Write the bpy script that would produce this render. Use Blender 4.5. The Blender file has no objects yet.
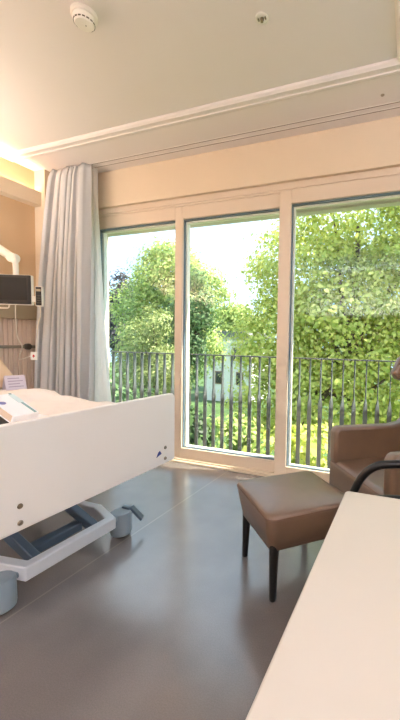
import bpy, bmesh, math, random
import numpy as np
from mathutils import Vector, Matrix, Euler
random.seed(7)
rng = np.random.default_rng(7)
PI = math.pi
SC = bpy.context.scene
COL = SC.collection

# ------------------------------------------------------------------ materials
def lin(c):
    return tuple((v/12.92 if v <= .04045 else ((v+.055)/1.055)**2.4) for v in (x/255 for x in c))
def mat(name, rgb, rough=.5, metal=0., noise=0., nscale=8., bump=0., bscale=60., spec=.5, coat=0., stretch=None):
    m = bpy.data.materials.new(name); m.use_nodes = True
    nt = m.node_tree; b = nt.nodes['Principled BSDF']
    c = lin(rgb)
    b.inputs['Base Color'].default_value = (*c, 1); b.inputs['Roughness'].default_value = rough
    b.inputs['Metallic'].default_value = metal; b.inputs['Specular IOR Level'].default_value = spec
    b.inputs['Coat Weight'].default_value = coat
    tc = nt.nodes.new('ShaderNodeTexCoord'); vec = tc.outputs['Object']
    if stretch:
        mp = nt.nodes.new('ShaderNodeMapping'); mp.inputs['Scale'].default_value = stretch
        nt.links.new(vec, mp.inputs['Vector']); vec = mp.outputs['Vector']
    if noise:
        n = nt.nodes.new('ShaderNodeTexNoise'); n.inputs['Scale'].default_value = nscale; n.inputs['Detail'].default_value = 5
        nt.links.new(vec, n.inputs['Vector'])
        r = nt.nodes.new('ShaderNodeValToRGB')
        r.color_ramp.elements[0].position = .3; r.color_ramp.elements[1].position = .7
        r.color_ramp.elements[0].color = (*[x*(1-noise) for x in c], 1)
        r.color_ramp.elements[1].color = (*[min(1, x*(1+noise)) for x in c], 1)
        nt.links.new(n.outputs['Fac'], r.inputs['Fac']); nt.links.new(r.outputs['Color'], b.inputs['Base Color'])
    if bump:
        n = nt.nodes.new('ShaderNodeTexNoise'); n.inputs['Scale'].default_value = bscale; n.inputs['Detail'].default_value = 4
        nt.links.new(vec, n.inputs['Vector'])
        bp = nt.nodes.new('ShaderNodeBump'); bp.inputs['Strength'].default_value = bump; bp.inputs['Distance'].default_value = .01
        nt.links.new(n.outputs['Fac'], bp.inputs['Height']); nt.links.new(bp.outputs['Normal'], b.inputs['Normal'])
    return m
def emit(name, rgb, s):
    m = bpy.data.materials.new(name); m.use_nodes = True; nt = m.node_tree
    b = nt.nodes['Principled BSDF']; b.inputs['Base Color'].default_value = (*lin(rgb), 1)
    b.inputs['Emission Color'].default_value = (*lin(rgb), 1); b.inputs['Emission Strength'].default_value = s
    return m
def leafmat(name, c1, c2, trans=.45, tc=None):
    m = bpy.data.materials.new(name); m.use_nodes = True; nt = m.node_tree
    b = nt.nodes['Principled BSDF']; out = nt.nodes['Material Output']
    g = nt.nodes.new('ShaderNodeNewGeometry'); r = nt.nodes.new('ShaderNodeValToRGB')
    r.color_ramp.elements[0].color = (*lin(c1), 1); r.color_ramp.elements[1].color = (*lin(c2), 1)
    nt.links.new(g.outputs['Random Per Island'], r.inputs['Fac'])
    nt.links.new(r.outputs['Color'], b.inputs['Base Color']); b.inputs['Roughness'].default_value = .55
    t = nt.nodes.new('ShaderNodeBsdfTranslucent'); nt.links.new(r.outputs['Color'], t.inputs['Color'])
    mx = nt.nodes.new('ShaderNodeMixShader'); mx.inputs[0].default_value = trans
    nt.links.new(b.outputs[0], mx.inputs[1]); nt.links.new(t.outputs[0], mx.inputs[2]); nt.links.new(mx.outputs[0], out.inputs['Surface'])
    return m

M = {}
M['wall'] = mat('wall_paint', (226, 208, 182), .75, noise=.015, nscale=3, bump=.03, bscale=150)
M['wall2'] = mat('headboard_wall_paint', (216, 184, 146), .75, noise=.015, nscale=3)
M['ceil'] = mat('ceiling_paint', (232, 225, 220), .8, noise=.01, nscale=2)
M['mould'] = mat('moulding_paint', (236, 224, 204), .5)
M['frame'] = mat('window_frame_paint', (222, 205, 184), .35)
M['alu'] = mat('grey_gasket', (96, 116, 128), .4)
M['white'] = mat('white_plastic', (240, 236, 226), .35)
M['lam'] = mat('cream_laminate', (196, 188, 177), .4, noise=.015, nscale=4)
M['foot'] = mat('footboard_laminate', (236, 232, 227), .42, noise=.01, nscale=3)
M['bedgrey'] = mat('light_grey_lacquer', (200, 204, 210), .3)
M['castergrey'] = mat('caster_grey_plastic', (132, 146, 156), .38)
M['beddark'] = mat('dark_steel_lacquer', (70, 84, 100), .35)
M['steel'] = mat('brushed_steel', (150, 138, 122), .3, metal=1)
M['black'] = mat('black_plastic', (22, 22, 24), .4)
M['screen'] = mat('screen_glass', (40, 42, 46), .12, coat=.4)
M['leather'] = mat('brown_leather', (110, 84, 63), .38, noise=.06, nscale=14, bump=.08, bscale=260, spec=1.0)
M['piping'] = mat('brown_seam', (104, 76, 58), .5)
M['blackwood'] = mat('black_wood', (24, 20, 18), .35)
M['tube'] = mat('black_tube', (16, 16, 17), .38)
M['curt'] = mat('grey_curtain_cloth', (206, 206, 207), .85, noise=.03, nscale=120)
M['duvet'] = mat('white_bed_linen', (230, 221, 214), .85, noise=.02, nscale=6, bump=.6, bscale=14)
M['pillow'] = mat('beige_pillow_linen', (224, 192, 160), .85, bump=.1, bscale=40)
M['mattress'] = mat('mattress_cover', (205, 208, 212), .7)
M['paper'] = mat('white_paper', (240, 241, 245), .6)
M['pages'] = mat('page_edges', (205, 186, 166), .8, noise=.1, nscale=200, stretch=(1, 1, 12))
M['teal'] = mat('teal_ribbon', (128, 166, 168), .6)
M['paleteal'] = mat('pale_blue_label', (206, 226, 228), .6)
M['violet'] = mat('violet_print', (120, 124, 176), .5)
M['lavender'] = mat('lavender_card', (206, 196, 208), .6)
M['print'] = mat('grey_print', (160, 148, 166), .6)
M['blue'] = mat('blue_emblem', (34, 58, 130), .4)
M['red'] = mat('red_mark', (190, 44, 40), .4)
M['cable'] = mat('white_cable', (226, 216, 200), .5)
M['trunk'] = mat('olive_grey_panel', (172, 158, 132), .55)
M['rail'] = mat('rail_aluminium', (150, 142, 128), .35, metal=.7)
M['knob'] = mat('rail_clamp_grey', (92, 84, 72), .45)
M['railing'] = mat('anthracite_metal', (104, 108, 108), .5)
M['bark'] = mat('bark', (92, 76, 60), .9, noise=.3, nscale=6, bump=.6, bscale=10)
M['render'] = mat('white_render', (236, 232, 224), .8, noise=.03)
M['roof'] = mat('grey_roof', (120, 118, 118), .7, noise=.1)
M['brownwin'] = mat('brown_shutter', (140, 110, 84), .6)
M['grass'] = mat('lawn_green', (66, 92, 42), .9, noise=.35, nscale=1.2)
M['track'] = mat('track_shadow_grey', (140, 128, 112), .6)
M['knit'] = mat('visitor_seat_cloth', (70, 66, 64), .8)
M['dot'] = mat('beige_dot', (178, 164, 146), .6)
M['concrete'] = mat('facade_render', (214, 208, 194), .8, noise=.03)

def floor_mat():
    m = mat('vinyl_floor', (124, 117, 114), .25, noise=.07, nscale=5, bump=.02, bscale=300, spec=1.0)
    nt = m.node_tree; b = nt.nodes['Principled BSDF']
    src = b.inputs['Base Color'].links[0].from_socket
    tc = nt.nodes.new('ShaderNodeTexCoord'); n = nt.nodes.new('ShaderNodeTexNoise'); n.inputs['Scale'].default_value = 220
    nt.links.new(tc.outputs['Object'], n.inputs['Vector'])
    mx = nt.nodes.new('ShaderNodeMix'); mx.data_type = 'RGBA'; mx.blend_type = 'MULTIPLY'; mx.inputs[0].default_value = .35
    r = nt.nodes.new('ShaderNodeValToRGB'); r.color_ramp.elements[0].position = .35; r.color_ramp.elements[1].position = .65
    r.color_ramp.elements[0].color = (.6, .6, .6, 1)
    nt.links.new(n.outputs['Fac'], r.inputs['Fac'])
    nt.links.new(src, mx.inputs[6]); nt.links.new(r.outputs['Color'], mx.inputs[7])
    b.inputs['Coat Weight'].default_value = .55; b.inputs['Coat Roughness'].default_value = .22; b.inputs['Coat IOR'].default_value = 1.6
    # welded vinyl seam along the room
    sp = nt.nodes.new('ShaderNodeSeparateXYZ'); nt.links.new(tc.outputs['Object'], sp.inputs[0])
    a = nt.nodes.new('ShaderNodeMath'); a.operation = 'ADD'; a.inputs[1].default_value = 1.588; nt.links.new(sp.outputs['X'], a.inputs[0])
    ab = nt.nodes.new('ShaderNodeMath'); ab.operation = 'ABSOLUTE'; nt.links.new(a.outputs[0], ab.inputs[0])
    lt = nt.nodes.new('ShaderNodeMath'); lt.operation = 'LESS_THAN'; lt.inputs[1].default_value = .004; nt.links.new(ab.outputs[0], lt.inputs[0])
    m2 = nt.nodes.new('ShaderNodeMix'); m2.data_type = 'RGBA'; nt.links.new(lt.outputs[0], m2.inputs[0])
    nt.links.new(mx.outputs[2], m2.inputs[6]); m2.inputs[7].default_value = (*lin((140, 130, 122)), 1)
    nt.links.new(m2.outputs[2], b.inputs['Base Color'])
    return m
M['floor'] = floor_mat()

def slat_mat():
    m = mat('pinkish_wood_slats', (190, 160, 138), .55)
    nt = m.node_tree; b = nt.nodes['Principled BSDF']
    tc = nt.nodes.new('ShaderNodeTexCoord'); mp = nt.nodes.new('ShaderNodeMapping'); mp.inputs['Scale'].default_value = (.2, 9, .15)
    n = nt.nodes.new('ShaderNodeTexNoise'); n.inputs['Scale'].default_value = 6; n.inputs['Detail'].default_value = 5
    r = nt.nodes.new('ShaderNodeValToRGB'); r.color_ramp.elements[0].position = .3; r.color_ramp.elements[1].position = .7
    r.color_ramp.elements[0].color = (*lin((206, 182, 164)), 1); r.color_ramp.elements[1].color = (*lin((224, 202, 186)), 1)
    nt.links.new(tc.outputs['Object'], mp.inputs[0]); nt.links.new(mp.outputs[0], n.inputs[0]); nt.links.new(n.outputs['Fac'], r.inputs[0])
    nt.links.new(r.outputs[0], b.inputs['Base Color'])
    return m
M['slat'] = slat_mat()

def brick_mat():
    m = mat('pale_brick', (216, 204, 184), .85)
    nt = m.node_tree; b = nt.nodes['Principled BSDF']
    tc = nt.nodes.new('ShaderNodeTexCoord'); mp = nt.nodes.new('ShaderNodeMapping'); mp.inputs['Rotation'].default_value = (0, PI/2, PI/2)
    br = nt.nodes.new('ShaderNodeTexBrick'); br.inputs['Scale'].default_value = 1
    br.inputs['Color1'].default_value = (*lin((222, 212, 194)), 1); br.inputs['Color2'].default_value = (*lin((206, 192, 170)), 1)
    br.inputs['Mortar'].default_value = (*lin((188, 180, 168)), 1)
    br.inputs['Brick Width'].default_value = .24; br.inputs['Row Height'].default_value = .07; br.inputs['Mortar Size'].default_value = .006
    sp = nt.nodes.new('ShaderNodeSeparateXYZ'); ad = nt.nodes.new('ShaderNodeMath'); cb = nt.nodes.new('ShaderNodeCombineXYZ')
    nt.links.new(tc.outputs['Object'], sp.inputs[0]); nt.links.new(sp.outputs[0], ad.inputs[0]); nt.links.new(sp.outputs[1], ad.inputs[1])
    nt.links.new(ad.outputs[0], cb.inputs[0]); nt.links.new(sp.outputs[2], cb.inputs[1]); nt.links.new(cb.outputs[0], br.inputs[0])
    nt.links.new(br.outputs[0], b.inputs['Base Color'])
    return m
M['brick'] = brick_mat()

def glass_mat():
    m = bpy.data.materials.new('window_glass'); m.use_nodes = True; nt = m.node_tree
    nt.nodes.remove(nt.nodes['Principled BSDF']); out = nt.nodes['Material Output']
    t = nt.nodes.new('ShaderNodeBsdfTransparent'); t.inputs[0].default_value = (.96, .98, .97, 1)
    g = nt.nodes.new('ShaderNodeBsdfGlossy'); g.inputs['Roughness'].default_value = .02; g.inputs[0].default_value = (.9, .95, 1, 1)
    f = nt.nodes.new('ShaderNodeFresnel'); f.inputs[0].default_value = 1.5
    mx = nt.nodes.new('ShaderNodeMixShader')
    ge = nt.nodes.new('ShaderNodeNewGeometry'); iv = nt.nodes.new('ShaderNodeMath'); iv.operation = 'SUBTRACT'; iv.inputs[0].default_value = 1
    ml = nt.nodes.new('ShaderNodeMath'); ml.operation = 'MULTIPLY'
    nt.links.new(ge.outputs['Backfacing'], iv.inputs[1]); nt.links.new(iv.outputs[0], ml.inputs[0]); nt.links.new(f.outputs[0], ml.inputs[1])
    nt.links.new(ml.outputs[0], mx.inputs[0]); nt.links.new(t.outputs[0], mx.inputs[1]); nt.links.new(g.outputs[0], mx.inputs[2])
    nt.links.new(mx.outputs[0], out.inputs['Surface'])
    return m
M['glass'] = glass_mat()
def sheer_mat():
    m = bpy.data.materials.new('sheer_voile'); m.use_nodes = True; nt = m.node_tree
    b = nt.nodes['Principled BSDF']; b.inputs['Base Color'].default_value = (.97, .97, .97, 1); b.inputs['Roughness'].default_value = .9
    out = nt.nodes['Material Output']
    t = nt.nodes.new('ShaderNodeBsdfTransparent'); tl = nt.nodes.new('ShaderNodeBsdfTranslucent'); tl.inputs[0].default_value = (.97, .97, .99, 1)
    m1 = nt.nodes.new('ShaderNodeMixShader'); m1.inputs[0].default_value = .3
    m2 = nt.nodes.new('ShaderNodeMixShader'); m2.inputs[0].default_value = .05
    nt.links.new(b.outputs[0], m1.inputs[1]); nt.links.new(tl.outputs[0], m1.inputs[2])
    nt.links.new(m1.outputs[0], m2.inputs[1]); nt.links.new(t.outputs[0], m2.inputs[2]); nt.links.new(m2.outputs[0], out.inputs['Surface'])
    return m
M['sheer'] = sheer_mat()

# ------------------------------------------------------------------ mesh helpers
class MB:
    def __init__(s): s.v = []; s.f = []
    def add(s, vs, fs):
        o = len(s.v); s.v += [tuple(p) for p in vs]; s.f += [tuple(i+o for i in f) for f in fs]; return s
    def box(s, x0, x1, y0, y1, z0, z1, mtx=None):
        vs = [Vector((x, y, z)) for x in (x0, x1) for y in (y0, y1) for z in (z0, z1)]
        if mtx: vs = [mtx @ p for p in vs]
        return s.add(vs, [(0,1,3,2),(4,6,7,5),(0,4,5,1),(2,3,7,6),(0,2,6,4),(1,5,7,3)])
    def taper(s, c0, r0, c1, r1, n=16, cap=True):
        return s.tube([c0, c1], [r0, r1], n)
    def tube(s, pts, r, n=10, closed=False):
        pts = [Vector(p) for p in pts]; k = len(pts); rs = r if isinstance(r, (list, tuple)) else [r]*k
        vs = []; fs = []; up = None
        for i, p in enumerate(pts):
            if closed: d = pts[(i+1) % k]-pts[i-1]
            else: d = pts[min(i+1, k-1)]-pts[max(i-1, 0)]
            d.normalize()
            if up is None: up = d.orthogonal().normalized()
            else:
                up = up-d*up.dot(d); up.normalize()
            w = d.cross(up)
            for j in range(n):
                a = 2*PI*j/n; vs.append(p+(up*math.cos(a)+w*math.sin(a))*rs[i])
        for i in range(k if closed else k-1):
            for j in range(n):
                a = i*n+j; b = i*n+(j+1) % n; c = ((i+1) % k)*n+(j+1) % n; d = ((i+1) % k)*n+j
                fs.append((a, b, c, d))
        if not closed:
            fs.append(tuple(range(n))[::-1]); fs.append(tuple((k-1)*n+j for j in range(n)))
        return s.add(vs, fs)
    def lathe(s, prof, origin, axis=(0,0,1), n=32):
        ax = Vector(axis).normalized(); u = ax.orthogonal().normalized(); w = ax.cross(u); o = Vector(origin)
        vs = []; fs = []
        for r, h in prof:
            for j in range(n):
                a = 2*PI*j/n; vs.append(o+ax*h+(u*math.cos(a)+w*math.sin(a))*r)
        for i in range(len(prof)-1):
            for j in range(n): fs.append((i*n+j, i*n+(j+1) % n, (i+1)*n+(j+1) % n, (i+1)*n+j))
        fs.append(tuple(range(n))[::-1]); fs.append(tuple((len(prof)-1)*n+j for j in range(n)))
        return s.add(vs, fs)
    def prism(s, poly, t0, t1, fn):
        """poly = 2D points; fn(a,b,t) -> 3D; extruded from t0 to t1"""
        n = len(poly); vs = [fn(a, b, t0) for a, b in poly]+[fn(a, b, t1) for a, b in poly]
        fs = [tuple(range(n))[::-1], tuple(range(n, 2*n))]+[(i, (i+1) % n, n+(i+1) % n, n+i) for i in range(n)]
        return s.add(vs, fs)
    def grid(s, fn, nu, nv):
        vs = [fn(i/nu, j/nv) for j in range(nv+1) for i in range(nu+1)]
        fs = [(j*(nu+1)+i, j*(nu+1)+i+1, (j+1)*(nu+1)+i+1, (j+1)*(nu+1)+i) for j in range(nv) for i in range(nu)]
        return s.add(vs, fs)

def rpoly(x0, x1, y0, y1, r, n=6):
    out = []
    rs = r if isinstance(r, (list, tuple)) else [r]*4     # corners: x0y0, x1y0, x1y1, x0y1
    for (cx, cy, a0, rr) in ((x0, y0, PI, rs[0]), (x1, y0, 1.5*PI, rs[1]), (x1, y1, 0, rs[2]), (x0, y1, .5*PI, rs[3])):
        if rr <= 0: out.append((cx, cy)); continue
        ox = cx+(rr if cx == x0 else -rr); oy = cy+(rr if cy == y0 else -rr)
        for k in range(n+1):
            a = a0+.5*PI*k/n; out.append((ox+rr*math.cos(a), oy+rr*math.sin(a)))
    return out
def bez(p, n=24):
    """Catmull-Rom through points"""
    P = [Vector(q) for q in p]; P = [P[0]*2-P[1]]+P+[P[-1]*2-P[-2]]; out = []
    m = len(P)-3
    for i in range(m):
        for k in range(n):
            t = k/n; a, b, c, d = P[i:i+4]
            out.append(.5*((2*b)+(c-a)*t+(2*a-5*b+4*c-d)*t*t+(3*b-a-3*c+d)*t**3))
    out.append(P[-2]); return out

ROOT = {}
def props(o, label=None, cat=None, group=None, kind=None):
    for k, v in (('label', label), ('category', cat), ('group', group), ('kind', kind)):
        if v: o[k] = v
    return o
def thing(name, label, cat, loc=(0,0,0), rz=0., group=None, rot=None):
    o = bpy.data.objects.new(name, None); COL.objects.link(o); o.empty_display_size = .1
    o.location = loc; o.rotation_euler = rot if rot else (0, 0, rz)
    ROOT[o.name] = Matrix.Translation(loc) @ Euler(o.rotation_euler).to_matrix().to_4x4()
    return props(o, label, cat, group)
def obj(name, mb, m, parent=None, local=False, bevel=0, seg=3, sub=0, smooth=True, solid=0, label=None, angle=35):
    me = bpy.data.meshes.new(name); me.from_pydata(mb.v, [], mb.f); me.update()
    bm = bmesh.new(); bm.from_mesh(me); bmesh.ops.recalc_face_normals(bm, faces=bm.faces); bm.to_mesh(me); bm.free()
    me.materials.append(m)
    o = bpy.data.objects.new(name, me); COL.objects.link(o)
    if parent:
        o.parent = parent; r = parent
        while r.parent: r = r.parent
        if not local and r.name in ROOT: me.transform(ROOT[r.name].inverted())
    if smooth:
        for p in me.polygons: p.use_smooth = True
    if solid:
        k = o.modifiers.new('solid', 'SOLIDIFY'); k.thickness = solid; k.offset = 0
    if bevel:
        k = o.modifiers.new('bevel', 'BEVEL'); k.width = bevel; k.segments = seg; k.limit_method = 'ANGLE'; k.angle_limit = math.radians(40); k.harden_normals = False
    if sub:
        k = o.modifiers.new('sub', 'SUBSURF'); k.levels = sub; k.render_levels = sub
    if smooth and not sub:
        bm = bmesh.new(); bm.from_mesh(me)
        for e in bm.edges:
            if len(e.link_faces) == 2 and e.calc_face_angle(0) > math.radians(angle): e.smooth = False
        bm.to_mesh(me); bm.free()
    if label: o['label'] = label
    return o
def struct(name, mb, m, parent=None, **k):
    o = obj(name, mb, m, parent, **k)
    if not parent: o['kind'] = 'structure'
    return o
def copy_tree(o, parent=None):
    c = o.copy(); COL.objects.link(c); c.parent = parent
    for ch in o.children: copy_tree(ch, c)
    return c

# ------------------------------------------------------------------ camera (fitted: H = 1.2 m)
R = ((0.9383341358002159, 0.038269928078576675, -0.34360509629067293),
     (0.34504424739079953, -0.04110743334140023, 0.9376857929320455),
     (0.021760444264278287, -0.9984215500122894, -0.051777326470940285))
cd = bpy.data.cameras.new('camera'); cam = bpy.data.objects.new('camera', cd); COL.objects.link(cam)
cam.matrix_world = Matrix(((R[0][0], -R[0][1], -R[0][2], 0), (R[1][0], -R[1][1], -R[1][2], 0), (R[2][0], -R[2][1], -R[2][2], 1.2), (0, 0, 0, 1)))
cd.sensor_fit = 'VERTICAL'; cd.sensor_height = 24; cd.lens = 355.763/720*24
cd.shift_x = (200-281.704)/720; cd.shift_y = (363.017-360)/720; cd.clip_start = .02; cd.clip_end = 300
SC.camera = cam

# ------------------------------------------------------------------ room shell
ZS, ZF = 2.96, 2.984            # soffit, recessed field
XL, XR, YB, YW = -3.8, 1.9, -2.6, 2.93
struct('floor', MB().box(-4.0, 2.1, -2.8, 3.10, -.12, 0), M['floor'], smooth=False)
fx0, fx1, fy0, fy1 = -3.80, -.07, -1.9, 2.47
c = MB()
c.box(-4.0, fx0, -2.8, 3.2, ZS, ZS+.14); c.box(fx1, 2.1, -2.8, 3.2, ZS, ZS+.14)
c.box(fx0, fx1, -2.8, fy0, ZS, ZS+.14); c.box(fx0, fx1, fy1, 3.2, ZS, ZS+.14); c.box(fx0, fx1, fy0, fy1, ZF, ZS+.14)
struct('ceiling', c, M['ceil'], smooth=False)
# stepped plaster moulding round the recessed field (offset inward, z)
prof = [(-.012, ZS+.004), (-.012, ZS-.005), (.0, ZS-.009), (.020, ZS-.009), (.024, ZS-.002), (.03, ZS-.001), (.05, ZS-.004), (.066, ZS-.004), (.074, ZS+.004), (.08, ZS+.008), (.086, ZS+.018), (.086, ZF+.002), (.0, ZF+.002)]
vs = []; fs = []
for o_, z in prof:
    vs += [(fx0+o_, fy0+o_, z), (fx1-o_, fy0+o_, z), (fx1-o_, fy1-o_, z), (fx0+o_, fy1-o_, z)]
n = len(prof)
for i in range(n):
    for j in range(4): fs.append((i*4+j, i*4+(j+1) % 4, ((i+1) % n)*4+(j+1) % 4, ((i+1) % n)*4+j))
struct('trim_1', MB().add(vs, fs), M['ceil'], angle=25)
struct('wall_left', MB().box(-4.0, XL, -2.8, 2.70, 0, ZS), M['wall2'], smooth=False)
struct('wall_right', MB().box(XR, 2.1, -2.8, 3.2, 0, ZS), M['wall'], smooth=False)
struct('wall_back', MB().box(XL, XR, -2.8, YB, 0, ZS), M['wall'], smooth=False)
WX0, WX1 = -3.275, 1.0          # window opening
w = MB()
w.box(-4.0, -3.65, 2.69, 3.06, 0, ZS)                     # pier
w.box(-3.65, WX0, 2.93, 3.06, 0, ZS)
w.box(WX0, WX1, 2.93, 2.97, 2.60, ZS)                    # wall above window
w.box(WX0, WX1, 2.97, 3.06, 2.60, ZS)
w.box(WX1, XR, 2.93, 3.06, 0, ZS)
struct('wall_front', w, M['wall'], smooth=False)
# casing over the window heads and floor track
t = MB(); t.box(WX0, WX1, 2.965, 3.0, 2.545, 2.60); t.box(WX0, WX1, 2.975, 3.02, 2.525, 2.548); 
struct('trim_2', t, M['frame'], bevel=.003)
t = MB(); t.box(WX0, WX1, 2.93, 3.13, 0, .018); t.box(WX0, WX1, 2.955, 3.13, .016, .034)
struct('trim_3', t, M['frame'], bevel=.003)
# cove box for the hidden light on the headboard wall
t = MB(); t.prism([(XL, 2.59), (-3.70, 2.59), (-3.70, 2.73), (-3.718, 2.73), (-3.718, 2.608), (XL, 2.608)], -2.6, 2.69, lambda a, b, q: Vector((a, q, b)))
struct('trim_4', t, M['wall'], smooth=False)
# outer skin of the facade: brick reveal on the left, lintel soffit over the panes
t = MB(); t.box(-5, -3.335, 3.06, 3.22, -6, ZS+.6); t.box(1.0, 3.0, 3.06, 3.22, -6, ZS+.6)
struct('wall_outside', t, M['brick'], smooth=False)
t = MB(); t.box(-3.335, 1.0, 3.06, 3.13, 2.412, ZS+.6); t.box(-3.335, 1.0, 3.13, 3.21, 2.392, ZS+.6)
struct('trim_5', t, M['concrete'], smooth=False)
t = MB(); t.box(-3.335, 1.0, 3.06, 3.22, -6, -.02)
struct('wall_below', t, M['concrete'], smooth=False)

# windows -----------------------------------------------------------
def pane_frame(n, x0, x1, y0, y1, z0, z1, sl, sr, st, sb):
    f = MB(); f.box(x0, x0+sl, y0, y1, z0, z1); f.box(x1-sr, x1, y0, y1, z0, z1)
    f.box(x0+sl, x1-sr, y0, y1, z1-st, z1); f.box(x0+sl, x1-sr, y0, y1, z0, z0+sb)
    w = struct(n, f, M['frame'], bevel=.004)
    gx0, gx1, gz0, gz1 = x0+sl, x1-sr, z0+sb, z1-st
    ym = y0+.035
    g = MB()
    for (a, b, cc, d) in ((gx0, gx0+.007, gz0, gz1), (gx1-.007, gx1, gz0, gz1), (gx0, gx1, gz1-.014, gz1), (gx0, gx1, gz0, gz0+.009)): g.box(a, b, ym-.012, ym+.012, cc, d)
    struct('gasket', g, M['alu'], w, smooth=False)
    struct('pane', MB().box(gx0-.01, gx1+.01, ym-.003, ym+.003, gz0-.01, gz1+.01), M['glass'], w, smooth=False)
    # outer frame return behind the pane
    h = MB()
    for (a, b, cc, d) in ((gx0-.01, gx0+.022, gz0, gz1), (gx1-.022, gx1+.01, gz0, gz1), (gx0, gx1, gz1-.03, gz1+.01), (gx0, gx1, gz0-.01, gz0+.012)): h.box(a, b, ym+.016, y1+.035, cc, d)
    struct('outer_frame', h, M['white'], w, bevel=.003)
    return w
pane_frame('window_1', -3.275, -2.170, 2.985, 3.05, .03, 2.53, .035, .075, .125, .11)
pane_frame('window_2', -2.170, -1.06, 2.985, 3.05, .03, 2.53, .012, .06, .125, .107)
pane_frame('window_3', -1.130, 1.0, 2.942, 2.983, .03, 2.525, .108, .108, .115, .085)

# ------------------------------------------------------------------ ceiling items
sd = thing('smoke_detector', 'round cream smoke detector on the ceiling at the upper left', 'smoke detector', (-1.757, 1.532, ZF))
obj('base', MB().lathe([(.0, 0), (.067, 0), (.067, -.016), (.062, -.022), (.0, -.022)][::-1], (0,0,0)), M['white'], sd, local=True)
obj('body', MB().lathe([(.056, -.02), (.057, -.036), (.051, -.052), (.045, -.059), (.02, -.061)][::-1], (0,0,0)), M['white'], sd, local=True)
v = MB()
for k in range(16):
    a = 2*PI*k/16; mt = Matrix.Rotation(a, 4, 'Z')
    v.box(.0485, .0535, -.007, .007, -.052, -.046, mt)
obj('vent', v, M['knob'], sd, local=True, label='dark vent slots')
obj('indicator', MB().lathe([(.003, -.059), (.003, -.0625), (.001, -.063)][::-1], (.008, .004, 0), n=10), M['knob'], sd, local=True)
sp = thing('sprinkler_head', 'small white round sprinkler cover on the ceiling right of the smoke detector', 'sprinkler', (-.842, 1.866, ZF))
obj('flange', MB().lathe([(.0, 0), (.037, 0), (.036, -.005), (.028, -.008), (.024, -.004), (.001, -.004)][::-1], (0,0,0)), M['white'], sp, local=True)
obj('nozzle', MB().lathe([(.010, -.003), (.010, -.012), (.004, -.02), (.008, -.021), (.008, -.023)][::-1], (0,0,0), n=14), M['steel'], sp, local=True)
for sx in (-1, 1):
    obj('clip', MB().box(sx*.02-.003, sx*.02+.003, -.006, .006, -.012, -.003), M['steel'], sp, local=True)
props(obj('ceiling_sensor', MB().lathe([(.0, 0), (.013, 0), (.012, -.004), (.004, -.005)][::-1], (-.265, 2.656, ZS)), M['dot']),
      'tiny beige dot-like sensor on the ceiling border at the right', 'sensor')
for y, lab in ((2.762, 'thin ceiling curtain track nearer the room, carrying the grey curtain'), (2.823, 'thin ceiling curtain track nearer the window, carrying the white sheer')):
    tr = thing('curtain_track', lab, 'curtain track', (-1.3, y, ZS), group='ceiling curtain tracks')
    obj('rail', MB().box(-3.64, 1.85, y-.009, y+.009, ZS-.003, ZS+.0), M['ceil'], tr)
    obj('slot', MB().box(-3.64, 1.85, y-.003, y+.003, ZS-.0045, ZS-.002), M['track'], tr)

# ------------------------------------------------------------------ curtains
def curtain(u, v):
    # u across, v from top 0 to bottom 1
    e = v**.75
    xl = -3.555+(-3.70+3.555)*e; xr = -3.07+(-3.05+3.07)*v
    folds = 8.5
    ph = 2*PI*folds*(u+.035*math.sin(9*u+1.3)+.012*math.sin(23*u))+.35*math.sin(2.1*v+5*u)
    amp = .040+.022*min(1, v*2.5)+.016*math.sin(13*u+2)+.008*math.sin(5*v+31*u)
    fine = .010*math.sin(2*ph+1)*math.exp(-v*3)
    y0 = 2.738-.085*(1-u)*e-.045*e
    x = xl+(xr-xl)*u+.012*math.sin(2*ph)*(.4+.6*v)
    y = y0+amp*(1-2*abs(math.sin(ph/2))**.8)+.6*fine+.006*math.sin(1.7*ph+3*v+1)
    if v < .03: y = y0+(y-y0)*(.6+.4*v/.03)
    return (x, y, ZS-.008-v*(ZS-.035))
cu = thing('curtain', 'heavy pale grey floor-length curtain gathered at the left end of the window', 'curtain', (-3.4, 2.72, 0))
obj('cloth', MB().grid(curtain, 220, 60), M['curt'], cu, solid=.003, angle=180)
for k in range(9):
    x = -3.56+k*.05; obj('glider', MB().box(x-.004, x+.004, 2.757, 2.767, ZS-.02, ZS-.003), M['white'], cu)
def sheer(u, v):
    e = v**1.1
    xl = -3.5+.0*e; xr = -3.074+(.215)*max(0, (e-.12)/.88)
    ph = 2*PI*13*(u+.02*math.sin(11*u))
    return (xl+(xr-xl)*u, 2.826-.008*v+(.016+.018*v)*math.sin(ph)+.006*math.sin(9*v+13*u), ZS-.008-v*(ZS-.04))
props(obj('sheer_curtain', MB().grid(sheer, 200, 40), M['sheer'], angle=180), 'white translucent sheer curtain peeking out right of the grey curtain', 'curtain')

# ------------------------------------------------------------------ headboard wall
hp = thing('wall_panel', 'vertically grooved pinkish wood panel behind the bed head', 'wall panel', (-3.79, 1.0, 0))
s = MB(); y = -1.2
while y < 2.68:
    s.box(-3.80, -3.772, y, min(y+.040, 2.685), 0.0, 1.40); y += .046
s.box(-3.80, -3.786, -1.2, 2.685, 0, 1.40)
obj('slats', s, M['slat'], hp, bevel=.003, seg=1)
props(obj('service_panel', MB().box(-3.798, -3.755, -1.2, 2.685, 1.402, 1.57), M['trunk'], bevel=.004),
      'olive grey horizontal service strip on the wall above the wood panel', 'wall panel')
wr = thing('equipment_rail', 'grey metal wall rail across the wood panel behind the bed', 'rail', (-3.75, 1.0, 1.12))
obj('bar', MB().box(-3.752, -3.742, -1.0, 2.66, 1.105, 1.135), M['rail'], wr, bevel=.002)
for y in (-.6, .6, 1.7):
    obj('bracket', MB().box(-3.773, -3.75, y-.02, y+.02, 1.11, 1.13), M['rail'], wr)
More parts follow.
